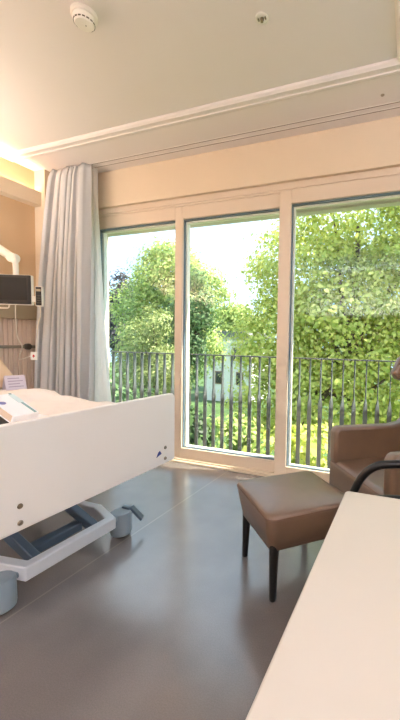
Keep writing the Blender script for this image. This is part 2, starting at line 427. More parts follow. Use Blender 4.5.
obj('clamp_knob', MB().lathe([(.0, -.01), (.030, -.01), (.032, .0), (.032, .03), (.026, .036), (.002, .036)], (-3.752, 2.555, 1.122), (1, 0, 0), n=24), M['knob'], wr)
obj('bracket', MB().box(-3.773, -3.75, 2.535, 2.575, 1.11, 1.13), M['rail'], wr)

# bedside terminal on an arm: screen faces the camera side
def frame_of(center, normal, up=(0,0,1)):
    n_ = Vector(normal).normalized(); x_ = Vector(up).cross(n_).normalized(); u_ = n_.cross(x_)
    return Matrix(((x_.x, u_.x, n_.x, center[0]), (x_.y, u_.y, n_.y, center[1]), (x_.z, u_.z, n_.z, center[2]), (0,0,0,1)))
def rmx(m): return m
tv_c = (-3.243, 2.035, 1.616)
tvn = Vector((.42, -.90, -.02))
T = frame_of(tv_c, tvn)
bt = thing('bedside_terminal', 'black flat bedside screen on a white swivel arm', 'screen', tv_c)
def tbox(x0, x1, y0, y1, z0, z1, mb=None):
    mb = mb or MB(); return mb.box(x0, x1, y0, y1, z0, z1, T)
def trp(poly, z0, z1, mb=None):
    mb = mb or MB(); return mb.prism(poly, z0, z1, lambda a, b, t: T @ Vector((a, b, t)))
obj('housing', trp(rpoly(-.225, .212, -.128, .124, .010), -.030, .0), M['white'], bt, bevel=.003, label='white screen housing')
obj('bezel', trp(rpoly(-.222, .207, -.122, .121, .006), .0, .003), M['black'], bt, label='black bezel')
obj('screen', tbox(-.198, .172, -.088, .100, .003, .0042), M['screen'], bt, smooth=False)
obj('buttons', MB().add([], []).box(-.02, .02, -.112, -.108, .003, .004, T), M['knob'], bt)
jt = Vector((-3.262, 2.115, 1.895))
obj('neck', MB().tube(bez([T @ Vector((.066, .09, -.034)), T @ Vector((.066, .20, -.036)), T @ Vector((.060, .245, -.036)), jt], 8), .021, 12), M['white'], bt)
obj('joint', MB().lathe([(.0, -.036), (.036, -.036), (.041, -.03), (.041, .03), (.036, .036), (.002, .036)], jt, (0.42, -.9, 0), n=24), M['white'], bt, label='round white arm joint')
e1 = Vector((-3.50, 2.10, 2.02))
obj('arm', MB().tube([jt, e1], [.034, .040], 14), M['white'], bt)
obj('wall_arm', MB().tube([e1, (-3.77, 2.0, 2.02)], .03, 14).box(-3.80, -3.77, 1.94, 2.06, 1.9, 2.14), M['white'], bt)
obj('grip', MB().tube([T @ Vector(p) for p in ((-.09, -.125, -.01), (-.09, -.15, .0), (-.08, -.158, .0), (.015, -.158, .0), (.025, -.15, .0), (.025, -.125, -.01))], .006, 8), M['cable'], bt)
obj('phone_hook', tbox(.210, .242, -.10, -.05, -.022, -.006), M['white'], bt, bevel=.004)

ph = thing('telephone_handset', 'small white telephone handset with black keypad hung right of the screen', 'telephone', tuple(T @ Vector((.267, -.045, .0))))
obj('body', trp(rpoly(.240, .296, -.136, .034, .007), -.022, .004), M['white'], ph, bevel=.003)
obj('face', trp(rpoly(.245, .291, -.128, .027, .003), .004, .0055), M['black'], ph, label='black face')
obj('display', tbox(.250, .287, -.010, .010, .0055, .0065), M['trunk'], ph, smooth=False)
for r_ in range(4):
    for q in range(3):
        obj('key', tbox(.253+q*.0115, .260+q*.0115, -.110+r_*.02, -.103+r_*.02, .0055, .0066), M['knob'], ph, smooth=False)
cc = Vector((-3.205, 2.245, 1.048))
obj('cord', MB().tube(bez([T @ Vector((.270, -.135, -.01)), T @ Vector((.266, -.21, -.02)), T @ Vector((.235, -.30, -.03)), cc+Vector((-.0, .03, .2)), cc+Vector((.0, .02, .03))], 10), .0042, 8), M['cable'], ph)

nc = thing('nurse_call_handset', 'small white call handset with a red mark dangling by the wood panel', 'call button', tuple(cc))
C_ = frame_of(cc, (.5, -.86, .0))
def cpr(poly, z0, z1): return MB().prism(poly, z0, z1, lambda a, b, t: C_ @ Vector((a, b, t)))
obj('body', cpr(rpoly(-.026, .026, -.036, .036, .006), -.010, .010), M['white'], nc, bevel=.003)
obj('button', cpr([(.0, -.014), (.008, -.004), (.006, .012), (-.006, .012), (-.008, -.004)], .010, .0125), M['red'], nc, label='red call mark')
a0 = T @ Vector((.065, -.125, -.02))
obj('cord', MB().tube(bez([a0, a0+Vector((.0, .0, -.12)), a0+Vector((-.0, .01, -.27)), a0+Vector((.03, .03, -.36)), cc+Vector((-.14, -.04, -.03)), cc+Vector((-.022, -.01, .0))], 10), .0045, 8), M['cable'], nc)

# ------------------------------------------------------------------ bed
by0, by1 = .772, 1.778
bed = thing('hospital_bed', 'raised cream hospital bed with a flat footboard and grey wheeled base', 'bed', (-2.4, 1.3, 0))
fb = MB().prism(rpoly(by0, by1, .493, .897, [.015, .015, .035, .05]), -1.358, -1.33, lambda a, b, t: Vector((t, a, b)))
fbo = obj('footboard', fb, M['foot'], bed, bevel=.005)
for y in (.871, 1.688):
    for z in (.524, .587):
        obj('bolt', MB().lathe([(.0, -.002), (.010, -.002), (.010, .003), (.007, .007), (.001, .008)], (-1.33, y, z), (1,0,0), n=16), M['steel'], bed, label='steel bolt')
obj('emblem', MB().prism([(1.612, .548), (1.655, .560), (1.641, .580), (1.628, .572)], -1.331, -1.328, lambda a, b, t: Vector((t, a, b))), M['blue'], bed, label='small blue maker emblem')
hb = MB().prism(rpoly(by0, by1, .49, 1.05, [.015, .015, .05, .05]), -3.64, -3.61, lambda a, b, t: Vector((t, a, b)))
obj('headboard', hb, M['foot'], bed, bevel=.005)
obj('platform', MB().box(-3.61, -1.358, .80, 1.75, .56, .62), M['bedgrey'], bed, bevel=.01)
u = MB()
u.box(-3.45, -1.50, .90, .95, .50, .56); u.box(-3.45, -1.50, 1.60, 1.65, .50, .56); u.box(-1.55, -1.50, .90, 1.65, .50, .56); u.box(-3.45, -3.40, .90, 1.65, .50, .56)
obj('upper_frame', u, M['beddark'], bed, bevel=.006)
# base: outline with chamfered corners, tubular box section
zb0, zb1 = .105, .172
def chamf(x0, x1, y0, y1, k): return [(x1-0, y0+.0), (x1, y1), (x1-.20, y1+.075), (x0+.20, y1+.075), (x0, y1), (x0, y0), (x0+.20, y0-.0), (x1-.20, y0-.0)]
outer = [(-1.595, 1.064), (-1.588, 1.578), (-1.80, 1.672), (-3.20, 1.672), (-3.40, 1.578), (-3.40, 1.064), (-3.20, 1.0), (-1.84, 1.03)]
inner = []
cxm, cym = -2.5, 1.33
P2 = [Vector((a, b)) for a, b in outer]
for i in range(8):
    p0, p1, p2 = P2[i-1], P2[i], P2[(i+1) % 8]
    d1 = (p1-p0).normalized(); d2 = (p2-p1).normalized(); n1 = Vector((-d1.y, d1.x)); n2 = Vector((-d2.y, d2.x))
    if n1.dot(Vector((cxm, cym))-p1) < 0: n1 = -n1; n2 = -n2
    m_ = (n1+n2).normalized(); inner.append(tuple(p1+m_*(.052/m_.dot(n1))))
bf = MB(); vs = []
for z in (zb0, zb1):
    vs += [(a, b, z) for a, b in outer]+[(a, b, z) for a, b in inner]
fs = []
for i in range(8):
    j = (i+1) % 8
    fs += [(i, j, 16+j, 16+i), (8+i, 24+i, 24+j, 8+j), (16+i, 16+j, 24+j, 24+i), (i, 8+i, 8+j, j)]
obj('base_frame', bf.add(vs, fs), M['bedgrey'], bed, bevel=.007)
obj('cross_bar', MB().box(-1.80, -1.735, 1.20, 1.48, .115, .160), M['beddark'], bed, bevel=.006)
obj('cross_bar', MB().box(-3.10, -3.02, 1.06, 1.62, .115, .165), M['beddark'], bed, bevel=.006)
def bar(p, q, wd, h):
    p = Vector(p); q = Vector(q); d = (q-p); L = d.length; d.normalize(); s_ = Vector((0,1,0)); n_ = d.cross(s_).normalized()
    mt = Matrix(((d.x, s_.x, n_.x, p.x), (d.y, s_.y, n_.y, p.y), (d.z, s_.z, n_.z, p.z), (0,0,0,1)))
    return MB().box(0, L, -wd/2, wd/2, -h/2, h/2, mt)
for y in (1.165, 1.50):
    obj('lift_arm', bar((-1.655, y, .125), (-2.55, y, .54), .045, .05), M['beddark'], bed, bevel=.006)
    obj('lift_arm', bar((-3.30, y+.06, .14), (-2.60, y+.06, .54), .045, .05), M['beddark'], bed, bevel=.006)
obj('motor', MB().tube([(-2.15, 1.32, .16), (-2.55, 1.32, .40)], .035, 14), M['black'], bed)
def caster(x, y, pedal):
    o = obj('caster', MB().lathe([(.0, .012), (.050, .012), (.060, .02), (.062, .035), (.060, .14), (.054, .150), (.002, .152)], (x, y, 0), n=32), M['castergrey'], bed, label='grey drum-shaped castor')
    obj('wheel', MB().lathe([(.0, -.018), (.044, -.018), (.05, -.01), (.05, .01), (.044, .018), (.001, .018)], (x, y, .05), (.3, 1, 0), n=28), M['black'], o)
    obj('stem', MB().box(x-.04, x+.03, y-.09 if pedal > 0 else y+.0, y+.0 if pedal > 0 else y+.09, .12, .146), M['castergrey'], o, bevel=.006)
    if pedal > 0:
        k = MB(); d_ = Vector((.62, .34, -.82)).normalized(); w_ = Vector((-.45, .88, 0)).normalized(); n_ = d_.cross(w_).normalized(); w_ = n_.cross(d_)
        mt = Matrix(((w_.x, d_.x, n_.x, x+.022), (w_.y, d_.y, n_.y, y+.062), (w_.z, d_.z, n_.z, .158), (0, 0, 0, 1)))
        k.box(-.026, .026, 0, .105, -.009, .007, mt)
        obj('brake_pedal', k, M['beddark'], o, bevel=.005)
        obj('pedal_bar', MB().box(x-.03, x+.03, y+.035, y+.065, .148, .163), M['beddark'], o, bevel=.004)
caster(-1.650, 1.678, 1); caster(-1.662, .998, -1); caster(-3.34, 1.68, 1); caster(-3.34, .985, -1)

mat_o = MB().prism(rpoly(.805, 1.745, .62, .775, .04), -3.60, -1.375, lambda a, b, t: Vector((t, a, b)))
props(obj('mattress', mat_o, M['mattress'], bevel=.02), 'thick grey-white mattress on the bed under the duvet', 'mattress')
def nz(x, y): return .012*math.sin(5.1*x+3*y)+.010*math.sin(9.7*y-4*x+1)+.007*math.sin(17*x+11*y)+.006*math.sin(23*y-13*x+2)
def duv(u, v):
    x = -1.40-u*1.55; s_ = v*1.14-.57; y = 1.275
    w_ = .475
    z = .785+.05*min(1, max(0, (-2.24-x)/.07))
    if abs(s_) <= w_:
        yy = y+s_; zz = z+nz(x, yy)*.9+.006*math.sin(31*x+19*yy+2*math.sin(9*yy))+.005*math.sin(43*yy-27*x)
    else:
        o_ = abs(s_)-w_; yy = y+math.copysign(w_+.022+.006*math.sin(22*x), s_); zz = z-o_-.01
        zz += nz(x, yy)
    # fold mound running across
    zz += .012*math.exp(-((x+2.25+.25*(yy-1.3))/.10)**2)*(1 if abs(s_) <= w_ else .3)
    return (x, yy, max(zz, .790 if abs(s_) <= w_ else .66))
props(obj('duvet', MB().grid(duv, 80, 60), M['duvet'], solid=.022, angle=180), 'rumpled off-white duvet spread over the bed', 'duvet')
# pillow
def pil(u, v):
    a = u*2-1; b = v*2-1
    t_ = (max(0, 1-abs(a)**4)*max(0, 1-abs(b)**4))**.5
    return a, b, t_
pm = Matrix.Translation((-2.86, 1.44, 1.0)) @ Matrix.Rotation(math.radians(38), 4, 'Y')
p_ = MB()
for sgn in (1, -1): p_.grid(lambda u, v: pm @ Vector(((u*2-1)*.22, (v*2-1)*.33, sgn*.085*pil(u, v)[2])), 24, 24)
po = obj('pillow', p_, M['pillow'], angle=180)
bm = bmesh.new(); bm.from_mesh(po.data); bmesh.ops.remove_doubles(bm, verts=bm.verts, dist=.0005); bmesh.ops.recalc_face_normals(bm, faces=bm.faces); bm.to_mesh(po.data); bm.free()
props(po, 'beige pillow propped at the head of the bed at the left edge', 'pillow')

# white book leaning on a black rest
A, B, C3 = Vector((-1.544, .990, .88)), Vector((-1.547, 1.099, .88)), Vector((-1.707, 1.113, .95))
ex = (B-A).normalized(); ey = (C3-B); ey = (ey-ex*ey.dot(ex)); Lh = ey.length; ey.normalize(); en = ex.cross(ey)
if en.z < 0: en = -en
BK = Matrix(((ex.x, ey.x, en.x, A.x), (ex.y, ey.y, en.y, A.y), (ex.z, ey.z, en.z, A.z), (0,0,0,1)))
W_ = (B-A).length
bk = thing('book', 'thick white-covered book with a teal ribbon propped on the bed', 'book', tuple(A))
def bb(x0, x1, y0, y1, z0, z1): return MB().box(x0, x1, y0, y1, z0, z1, BK)
obj('pages', bb(.003, W_-.004, .004, Lh-.004, -.034, -.003), M['pages'], bk)
obj('front_cover', bb(0, W_, 0, Lh, -.003, .001), M['paper'], bk, bevel=.001)
obj('back_cover', bb(0, W_+.012, -.006, Lh, -.038, -.034), M['paper'], bk, bevel=.001)
obj('spine', bb(0, W_, -.005, .004, -.037, .0), M['paper'], bk, bevel=.001)
obj('ribbon', bb(W_-.020, W_-.010, -.002, Lh+.001, .001, .003), M['teal'], bk, label='teal ribbon strip')
obj('tag', bb(W_-.030, W_-.006, Lh*.50, Lh*.92, .003, .005), M['paleteal'], bk, label='pale blue tag')
obj('print', MB().prism([(.022+.014*math.cos(a), Lh*.60+.012*math.sin(a)) for a in [k*PI/8 for k in range(16)]], .001, .002, lambda a, b, t: BK @ Vector((a, b, t))), M['violet'], bk, label='violet oval print')
st = MB().prism([(-1.69, .806), (-1.57, .806), (-1.57, .842), (-1.69, .893)], 1.0, 1.085, lambda a, b, q: Vector((a, q, b)))
props(obj('book_rest', st, M['black'], bevel=.004), 'small black rest under the white book on the bed', 'book rest')
ps = MB().prism([(-1.56, 1.10), (-1.58, 1.20), (-1.76, 1.22), (-1.74, 1.12)], .832, .835, lambda a, b, t: Vector((a, b, t)))
props(obj('paper_sheet', ps, M['paper']), 'loose white paper lying on the duvet right of the book', 'paper')
cdn = thing('folded_card', 'small lavender folded card standing at the far side of the bed', 'card', (-2.63, 1.70, .835))
for sg in (1, -1):
    mt = Matrix.Translation((-2.63, 1.70, .942)) @ Matrix.Rotation(math.radians(-12), 4, 'Z') @ Matrix.Rotation(math.radians(sg*-20), 4, 'Y')
    obj('flap', MB().box(-.0015, .0015, -.062, .062, -.105, 0, mt), M['lavender'], cdn)
    if sg > 0:
        ln = MB()
        for k in range(4): ln.box(.0015, .0022, -.045, .045-.02*(k % 2), -.085+k*.02, -.079+k*.02, mt)
        obj('print', ln, M['print'], cdn)

# ------------------------------------------------------------------ table in the foreground
tb = thing('table', 'long cream tabletop filling the lower right corner in the foreground', 'table', (.20, .2, 0))
obj('table_top', MB().prism(rpoly(-.178, .62, -.75, 1.098, .014), .72, .75, lambda a, b, t: Vector((a, b, t))), M['lam'], tb, bevel=.004)
for x in (-.10, .55):
    for y in (-.68, .98):
        obj('leg', MB().box(x-.022, x+.022, y-.022, y+.022, 0, .72), M['bedgrey'], tb, bevel=.004)
obj('apron', MB().box(-.08, .53, -.66, .96, .66, .72), M['bedgrey'], tb, bevel=.003)

tb.rotation_euler.z = .009; tb.location.x += .0073
# ------------------------------------------------------------------ footstool
fs_ = thing('footstool', 'brown leather footstool on four black tapered legs in front of the armchair', 'footstool', (-.574, 1.777, 0), math.radians(-44.5))
def cushion(hx, hy, z0, z1, tap, r, dome, n=12):
    mb = MB(); rings = []
    def ring(sx, sy, z, rr): return [(a, b, z) for a, b in rpoly(-sx, sx, -sy, sy, rr, n)]
    H_ = z1-z0
    zs = [(z0, hx-tap-.012, hy-tap-.012), (z0+.008, hx-tap, hy-tap), (z0+H_*.5, hx-tap*.45, hy-tap*.45), (z1-.035, hx-.004, hy-.004), (z1-.018, hx, hy), (z1-.006, hx-.007, hy-.007), (z1, hx-.022, hy-.022),
          (z1+dome*.45, hx*.75, hy*.75), (z1+dome*.85, hx*.45, hy*.45), (z1+dome, hx*.12, hy*.12)]
    vs = []; m = 4*(n+1)
    for z, sx, sy in zs: vs += ring(sx, sy, z, min(r, sx*.7, sy*.7))
    fs = [tuple(range(m))[::-1]]
    for i in range(len(zs)-1):
        for j in range(m): fs.append((i*m+j, i*m+(j+1) % m, (i+1)*m+(j+1) % m, (i+1)*m+j))
    fs.append(tuple((len(zs)-1)*m+j for j in range(m)))
    return mb.add(vs, fs)
obj('cushion', cushion(.243, .243, .240, .428, .030, .045, .018), M['leather'], fs_, local=True, angle=60)
obj('seam', MB().tube([(a, b, .410) for a, b in rpoly(-.242, .242, -.242, .242, .045, 8)], .0028, 6, closed=True), M['piping'], fs_, local=True)
for sx in (-1, 1):
    for sy in (-1, 1):
        lg = MB().tube([(sx*.193, sy*.193, 0), (sx*.193, sy*.193, .004), (sx*.187, sy*.187, .275)], [.013, .016, .025], 4 if False else 16)
        lo = obj('leg', lg, M['blackwood'], fs_, local=True, label='black tapered leg')

# ------------------------------------------------------------------ armchair
fd = Vector((-.78, -.62)); th = math.atan2(fd.y, fd.x)
ac = thing('armchair', 'brown leather wing armchair by the window at the right edge', 'armchair', (-.005, 2.355, 0), th)
def lob(name, mb, m, **k): return obj(name, mb, m, ac, local=True, **k)
# seat body full width
sb = MB().prism(rpoly(-.33, .365, .20, .425, [.02, .03, .045, .02]), -.365, .365, lambda a, b, t: Vector((a, t, b)))
lob('seat', sb, M['leather'], bevel=.022, seg=4)
lob('seat_seam', MB().tube([(.36, -.35, .405), (.36, .35, .405)], .003, 6), M['piping'])
for sy in (-1, 1):
    prof = [(.355, .39), (.368, .44), (.368, .615), (.358, .642), (.33, .652), (-.08, .648), (-.16, .66), (-.22, .71), (-.26, .80), (-.39, .80), (-.37, .39)]
    am = MB().prism(prof, sy*.268, sy*.362, lambda a, b, t: Vector((a, t, b)))
    lob('armrest', am, M['leather'], bevel=.024, seg=4)
# reclined back
tilt = Matrix.Translation((-.30, 0, .40)) @ Matrix.Rotation(math.radians(-8), 4, 'Y')
bk_ = MB().prism(rpoly(-.27, .27, 0, .78, [.03, .03, .10, .10]), -.12, .0, lambda a, b, t: tilt @ Vector((t, a, b)))
lob('backrest', bk_, M['leather'], bevel=.03, seg=4)
for sy in (-1, 1):
    wg = MB().prism([(-.06, .46), (.12, .515), (.30, .54), (.335, .575), (.30, .68), (.22, .77), (.12, .80), (-.06, .80)], sy*.225, sy*.295, lambda a, b, t: tilt @ Vector((a, t, b)))
    lob('wing', wg, M['leather'], bevel=.022, seg=4)
lob('head_cushion', MB().prism(rpoly(-.24, .24, .56, .76, .05), -.01, .05, lambda a, b, t: tilt @ Vector((t, a, b))), M['leather'], bevel=.022, seg=4)
for sx, sy in ((1, 1), (1, -1), (-1, 1), (-1, -1)):
    lob('leg', MB().tube([(sx*.28, sy*.30, 0), (sx*.28, sy*.30, .005), (sx*.27, sy*.29, .21)], [.015, .018, .026], 14), M['blackwood'], label='black tapered leg')

# ------------------------------------------------------------------ black tube chair past the table end
vc = thing('visitor_chair', 'black tubular chair with a curved arm at the far end of the cream table', 'chair', (.15, 1.40, 0))
for y in (1.24, 1.64):
    zt = .662
    path = bez([(-.20, y, .02), (-.245, y, .30), (-.237, y, .49), (-.222, y, .548), (-.197, y, .598), (-.163, y, .638), (-.122, y, .664), (-.072, y, .676), (-.01, y, .684), (.12, y, .688), (.34, y, .69)], 8)
    if y < 1.3: path = [Vector((p.x, p.y, p.z)) for p in path]
    obj('arm_tube', MB().tube(path, .0185, 14), M['tube'], vc, label='curved black armrest tube')
    obj('rear_leg', MB().tube([(.38, y, 0.0), (.34, y, .45), (.345, y, .69), (.40, y, .88)], .016, 12), M['tube'], vc)
    obj('foot_glide', MB().lathe([(.0, 0), (.022, 0), (.022, .012), (.012, .025), (.001, .025)], (-.20, y, 0)), M['black'], vc)
obj('seat', MB().prism(rpoly(-.14, .36, 1.26, 1.62, .04), .41, .455, lambda a, b, t: Vector((a, b, t))), M['knit'], vc, bevel=.012)
obj('seat_bar', MB().tube([(-.235, 1.24, .40), (-.235, 1.64, .40)], .013, 10).tube([(.345, 1.24, .40), (.345, 1.64, .40)], .013, 10).tube([(-.235, 1.30, .40), (.345, 1.30, .40)], .011, 10).tube([(-.235, 1.58, .40), (.345, 1.58, .40)], .011, 10), M['tube'], vc)
obj('backrest', MB().prism(rpoly(1.25, 1.63, .62, .88, .04), .345, .375, lambda a, b, t: Vector((t+(b-.62)*.2, a, b))), M['knit'], vc, bevel=.01)

# ------------------------------------------------------------------ balcony railing
rl = thing('balcony_railing', 'dark metal balcony railing of twisted flat bars outside the windows', 'railing', (-1.2, 3.30, 0))
YR = 3.30
obj('top_rail', MB().box(-3.55, 1.3, YR-.022, YR+.022, 1.066, 1.078), M['railing'], rl)
obj('bottom_rail', MB().box(-3.55, 1.3, YR-.02, YR+.02, -.06, -.045), M['railing'], rl)
bmv = MB(); zs = [-.045, .55, .57, .59, .61, .63, .65, .67, .69, .71, .73, 1.066]
nb = 14
zz = [-.045]+[.56+k*.16/nb for k in range(nb+1)]+[1.066]
vs = []; fs = []
for i, z in enumerate(zz):
    tt = min(1, max(0, (z-.56)/.16)); a = tt*PI/2; hw, ht = .020, .004
    ca, sa = math.cos(a), math.sin(a)
    for px_, py_ in ((-hw, -ht), (hw, -ht), (hw, ht), (-hw, ht)): vs.append((px_*ca-py_*sa, px_*sa+py_*ca, z))
for i in range(len(zz)-1):
    for j in range(4): fs.append((i*4+j, i*4+(j+1) % 4, (i+1)*4+(j+1) % 4, (i+1)*4+j))
fs += [(3, 2, 1, 0), tuple(len(vs)-4+j for j in range(4))]
b0 = obj('baluster', bmv.add(vs, fs), M['railing'], rl, local=True, angle=50)
base_x = -2.2935*1.0; step = .1060
xs = [base_x+step*k for k in range(-11, 33)]
for i, x in enumerate(xs):
    o = b0 if i == 0 else b0.copy()
    if i: COL.objects.link(o); o.parent = rl
    o.location = (x-(-1.2), 0, 0)

# ------------------------------------------------------------------ garden
def leaves(name, centers, radii, n_clusters, per, size, m, parent, spread=.55, shell=.62, seed=1, squash=.7, needle=False):
    g = np.random.default_rng(seed)
    cs = np.array(centers, float); rs = np.array(radii, float)
    wts = np.prod(rs, axis=1)**(2/3); wts /= wts.sum()
    k = g.choice(len(cs), n_clusters, p=wts)
    d = g.normal(size=(n_clusters, 3)); d /= np.linalg.norm(d, axis=1)[:, None]
    rad = shell+(1-shell)*g.random(n_clusters)**.5
    cc_ = cs[k]+d*rs[k]*rad[:, None]
    N = n_clusters*per
    off = g.normal(size=(N, 3))*spread*np.array([1, 1, squash])
    pos = np.repeat(cc_, per, 0)+off
    out = np.repeat(d, per, 0)*.8+off/spread*.5+np.array([0, -.15, .55])+g.normal(size=(N, 3))*.55
    out /= np.linalg.norm(out, axis=1)[:, None]
    t1 = np.cross(out, g.normal(size=(N, 3))); t1 /= np.linalg.norm(t1, axis=1)[:, None]
    t2 = np.cross(out, t1)
    s_ = size*(.6+.8*g.random(N))[:, None]
    asp = .28 if needle else .62
    V = np.empty((N, 4, 3))
    V[:, 0] = pos-t1*s_; V[:, 2] = pos+t1*s_
    V[:, 1] = pos+t2*s_*asp+out*s_*.22; V[:, 3] = pos-t2*s_*asp+out*s_*.22
    V = V.reshape(-1, 3)
    me = bpy.data.meshes.new(name); me.vertices.add(N*4); me.vertices.foreach_set('co', V.astype(np.float32).ravel())
    me.loops.add(N*4); me.loops.foreach_set('vertex_index', np.arange(N*4, dtype=np.int32))
    me.polygons.add(N); me.polygons.foreach_set('loop_start', np.arange(0, N*4, 4, dtype=np.int32)); me.polygons.foreach_set('loop_total', np.full(N, 4, dtype=np.int32))
    me.update(); me.validate(); me.materials.append(m)
    o = bpy.data.objects.new(name, me); COL.objects.link(o)
    if parent:
        o.parent = parent; me.transform(ROOT[parent.name].inverted())
    return o
ZG = -5.5
M['leaf_bright'] = leafmat('bright_leaf', (158, 176, 70), (234, 230, 126), .38)
M['leaf_mid'] = leafmat('mid_leaf', (126, 154, 76), (204, 214, 128), .38)
M['leaf_dark'] = leafmat('dark_leaf', (66, 98, 60), (126, 158, 98), .32)
M['leaf_olive'] = leafmat('olive_needle', (120, 136, 76), (178, 186, 118), .3)
M['leaf_copper'] = leafmat('copper_leaf', (70, 66, 72), (110, 100, 100), .3)
M['leaf_shade'] = leafmat('shrub_leaf', (44, 68, 38), (88, 116, 60), .3)
struct('ground', MB().box(-90, 60, 3.3, 120, ZG-.3, ZG), M['grass'], smooth=False)
def tree(name, label, cat, x, y, h, trunk_r, centers, radii, nc_, per, size, m, seed, group=None, limbs=7, **k):
    t_ = thing(name, label, cat, (x, y, ZG), group=group)
    tm = MB().tube(bez([(x, y, ZG), (x+.08, y, ZG+h*.3), (x-.05, y+.1, ZG+h*.6), (x, y, ZG+h*.85)], 4), [trunk_r*(1-.8*i/12) for i in range(13)], 10)
    obj('trunk', tm, M['bark'], t_)
    g = random.Random(seed)
    lm = MB()
    for i in range(limbs):
        q = Vector(centers[i % len(centers)])+Vector([g.uniform(-.6, .6)*r_ for r_ in radii[i % len(centers)]])
        z0 = ZG+h*g.uniform(.25, .6); p0 = Vector((x, y, z0)); mid = (p0+q)/2+Vector((0, 0, .3))
        lm.tube([p0, mid, q], [trunk_r*.45, trunk_r*.3, trunk_r*.1], 6)
    obj('branches', lm, M['bark'], t_)
    leaves('foliage', centers, radii, nc_, per, size, m, t_, seed=seed, **k)
    return t_
# big bright tree close on the right
tree('broadleaf_tree', 'huge bright yellow-green leafy tree filling the right window', 'tree', -2.2, 14.5, 13.5, .35,
     [(-2.6, 14.2, 2.2), (-5.0, 14.0, 1.4), (-4.6, 14.2, 4.4), (-2.0, 14.0, 6.2), (.6, 14.0, 3.5), (.2, 13.8, .0), (-3.0, 13.4, -1.0), (2.6, 14.0, 2.0), (-5.5, 13.8, -1.2), (.5, 14.5, 7.2), (-1.6, 15.4, 3.4), (-3.4, 15.4, .6), (-.6, 15.6, 1.0)],
     [(2.6, 2.2, 2.4), (2.0, 1.8, 1.9), (2.0, 1.8, 1.9), (2.6, 2.0, 2.1), (2.6, 2.0, 2.2), (2.6, 1.8, 1.9), (2.4, 1.7, 1.6), (2.0, 2.0, 2.6), (1.6, 1.6, 1.5), (2.4, 2.0, 1.6), (2.2, 1.2, 2.4), (2.0, 1.2, 2.2), (2.2, 1.2, 2.2)],
     1650, 52, .085, M['leaf_bright'], 11, limbs=12, spread=.36)
# rounder tree further left
tree('broadleaf_tree', 'large round mid-green tree seen through the left window', 'tree', -19.5, 25, 14.5, .35,
     [(-19.2, 25, 6.4), (-22.2, 25, 4.0), (-16.6, 25, 5.0), (-20.5, 24.5, 1.4), (-17.0, 24.5, 1.0), (-19.4, 25, 8.0)],
     [(3.0, 2.5, 2.4), (2.4, 2.2, 2.2), (2.5, 2.3, 2.6), (2.8, 2.4, 2.4), (2.6, 2.3, 2.6), (1.9, 1.8, 1.6)],
     620, 56, .12, M['leaf_mid'], 12, limbs=9, spread=.5)
tree('broadleaf_tree', 'darker green tree between the round tree and the bright tree', 'tree', -13.7, 19.6, 10, 0.22,
     [(-13.3, 19.6, 3.7), (-14.4, 19.6, 2.2), (-13.7, 19.6, 1.0), (-14.1, 19.4, -0.5), (-13.4, 19.6, 5.2), (-12.7, 19.6, 2.7)],
     [(1.05, 1.1, 1.0), (1.2, 1.1, 1.3), (.95, 1.0, 1.1), (1.3, 1.1, 1.2), (0.6, 0.7, 0.75), (0.6, 0.7, 0.5)],
     260, 52, 0.095, M['leaf_dark'], 13, limbs=7, spread=.34)
tree('conifer_tree', 'olive green conifer low at the left side of the left window', 'tree', -12.83, 15.5, 8, 0.2,
     [(-12.83, 15.5, 2.06), (-13.09, 15.5, 0.68), (-12.66, 15.5, -0.52), (-12.92, 15.5, -1.73), (-14.21, 15.5, 0.68), (-14.47, 15.5, -0.87), (-11.88, 15.5, -0.35)],
     [(0.69, 0.69, 1.12), (1.03, 0.95, 1.12), (1.29, 1.12, 1.12), (1.55, 1.29, 1.12), (0.95, 0.86, 1.55), (1.21, 1.03, 1.38), (0.78, 0.78, 1.21)],
     260, 46, 0.1, M['leaf_olive'], 14, limbs=6, spread=.26, needle=True)
tree('copper_tree', 'dark purplish tree at the far left behind the conifer', 'tree', -31.5, 32, 15, .3,
     [(-31.8, 32, 7.2), (-31.0, 32, 4.5), (-33, 32, 3.0), (-30.4, 32, 1.8)],
     [(1.8, 1.6, 2.0), (2.0, 1.8, 2.2), (2.4, 2.0, 2.6), (2.2, 1.8, 2.4)], 190, 40, .2, M['leaf_copper'], 15, limbs=5, spread=.5)
tree('broadleaf_tree', 'distant green tree rising behind the white house', 'tree', -26, 46, 13, .3,
     [(-27, 46, 3.5), (-24, 46, 4.0), (-21, 46, 3.0)], [(2.6, 2, 2.6), (2.4, 2, 2.6), (2.4, 2, 2.4)], 150, 40, .26, M['leaf_mid'], 16, limbs=5, spread=.6)
def bush(label, x, y, rx, ry, rz, zc, nc_, per, size, m, seed, group):
    t_ = thing('bush', label, 'bush', (x, y, ZG), group=group)
    st_ = MB()
    for i in range(5):
        a = i*1.256; st_.tube([(x+.1*math.cos(a), y+.1*math.sin(a), ZG), (x+rx*.5*math.cos(a), y+ry*.5*math.sin(a), zc)], [.05, .02], 6)
    obj('stems', st_, M['bark'], t_)
    h_ = (zc+rz)-ZG
    leaves('foliage', [(x, y, zc), (x+rx*.3, y-ry*.2, (zc+ZG)/2), (x-rx*.35, y, (zc+ZG)/2)], [(rx, ry, rz), (rx*.8, ry, (zc-ZG)/2), (rx*.8, ry, (zc-ZG)/2)], nc_, per, size, m, t_, seed=seed, spread=.2)
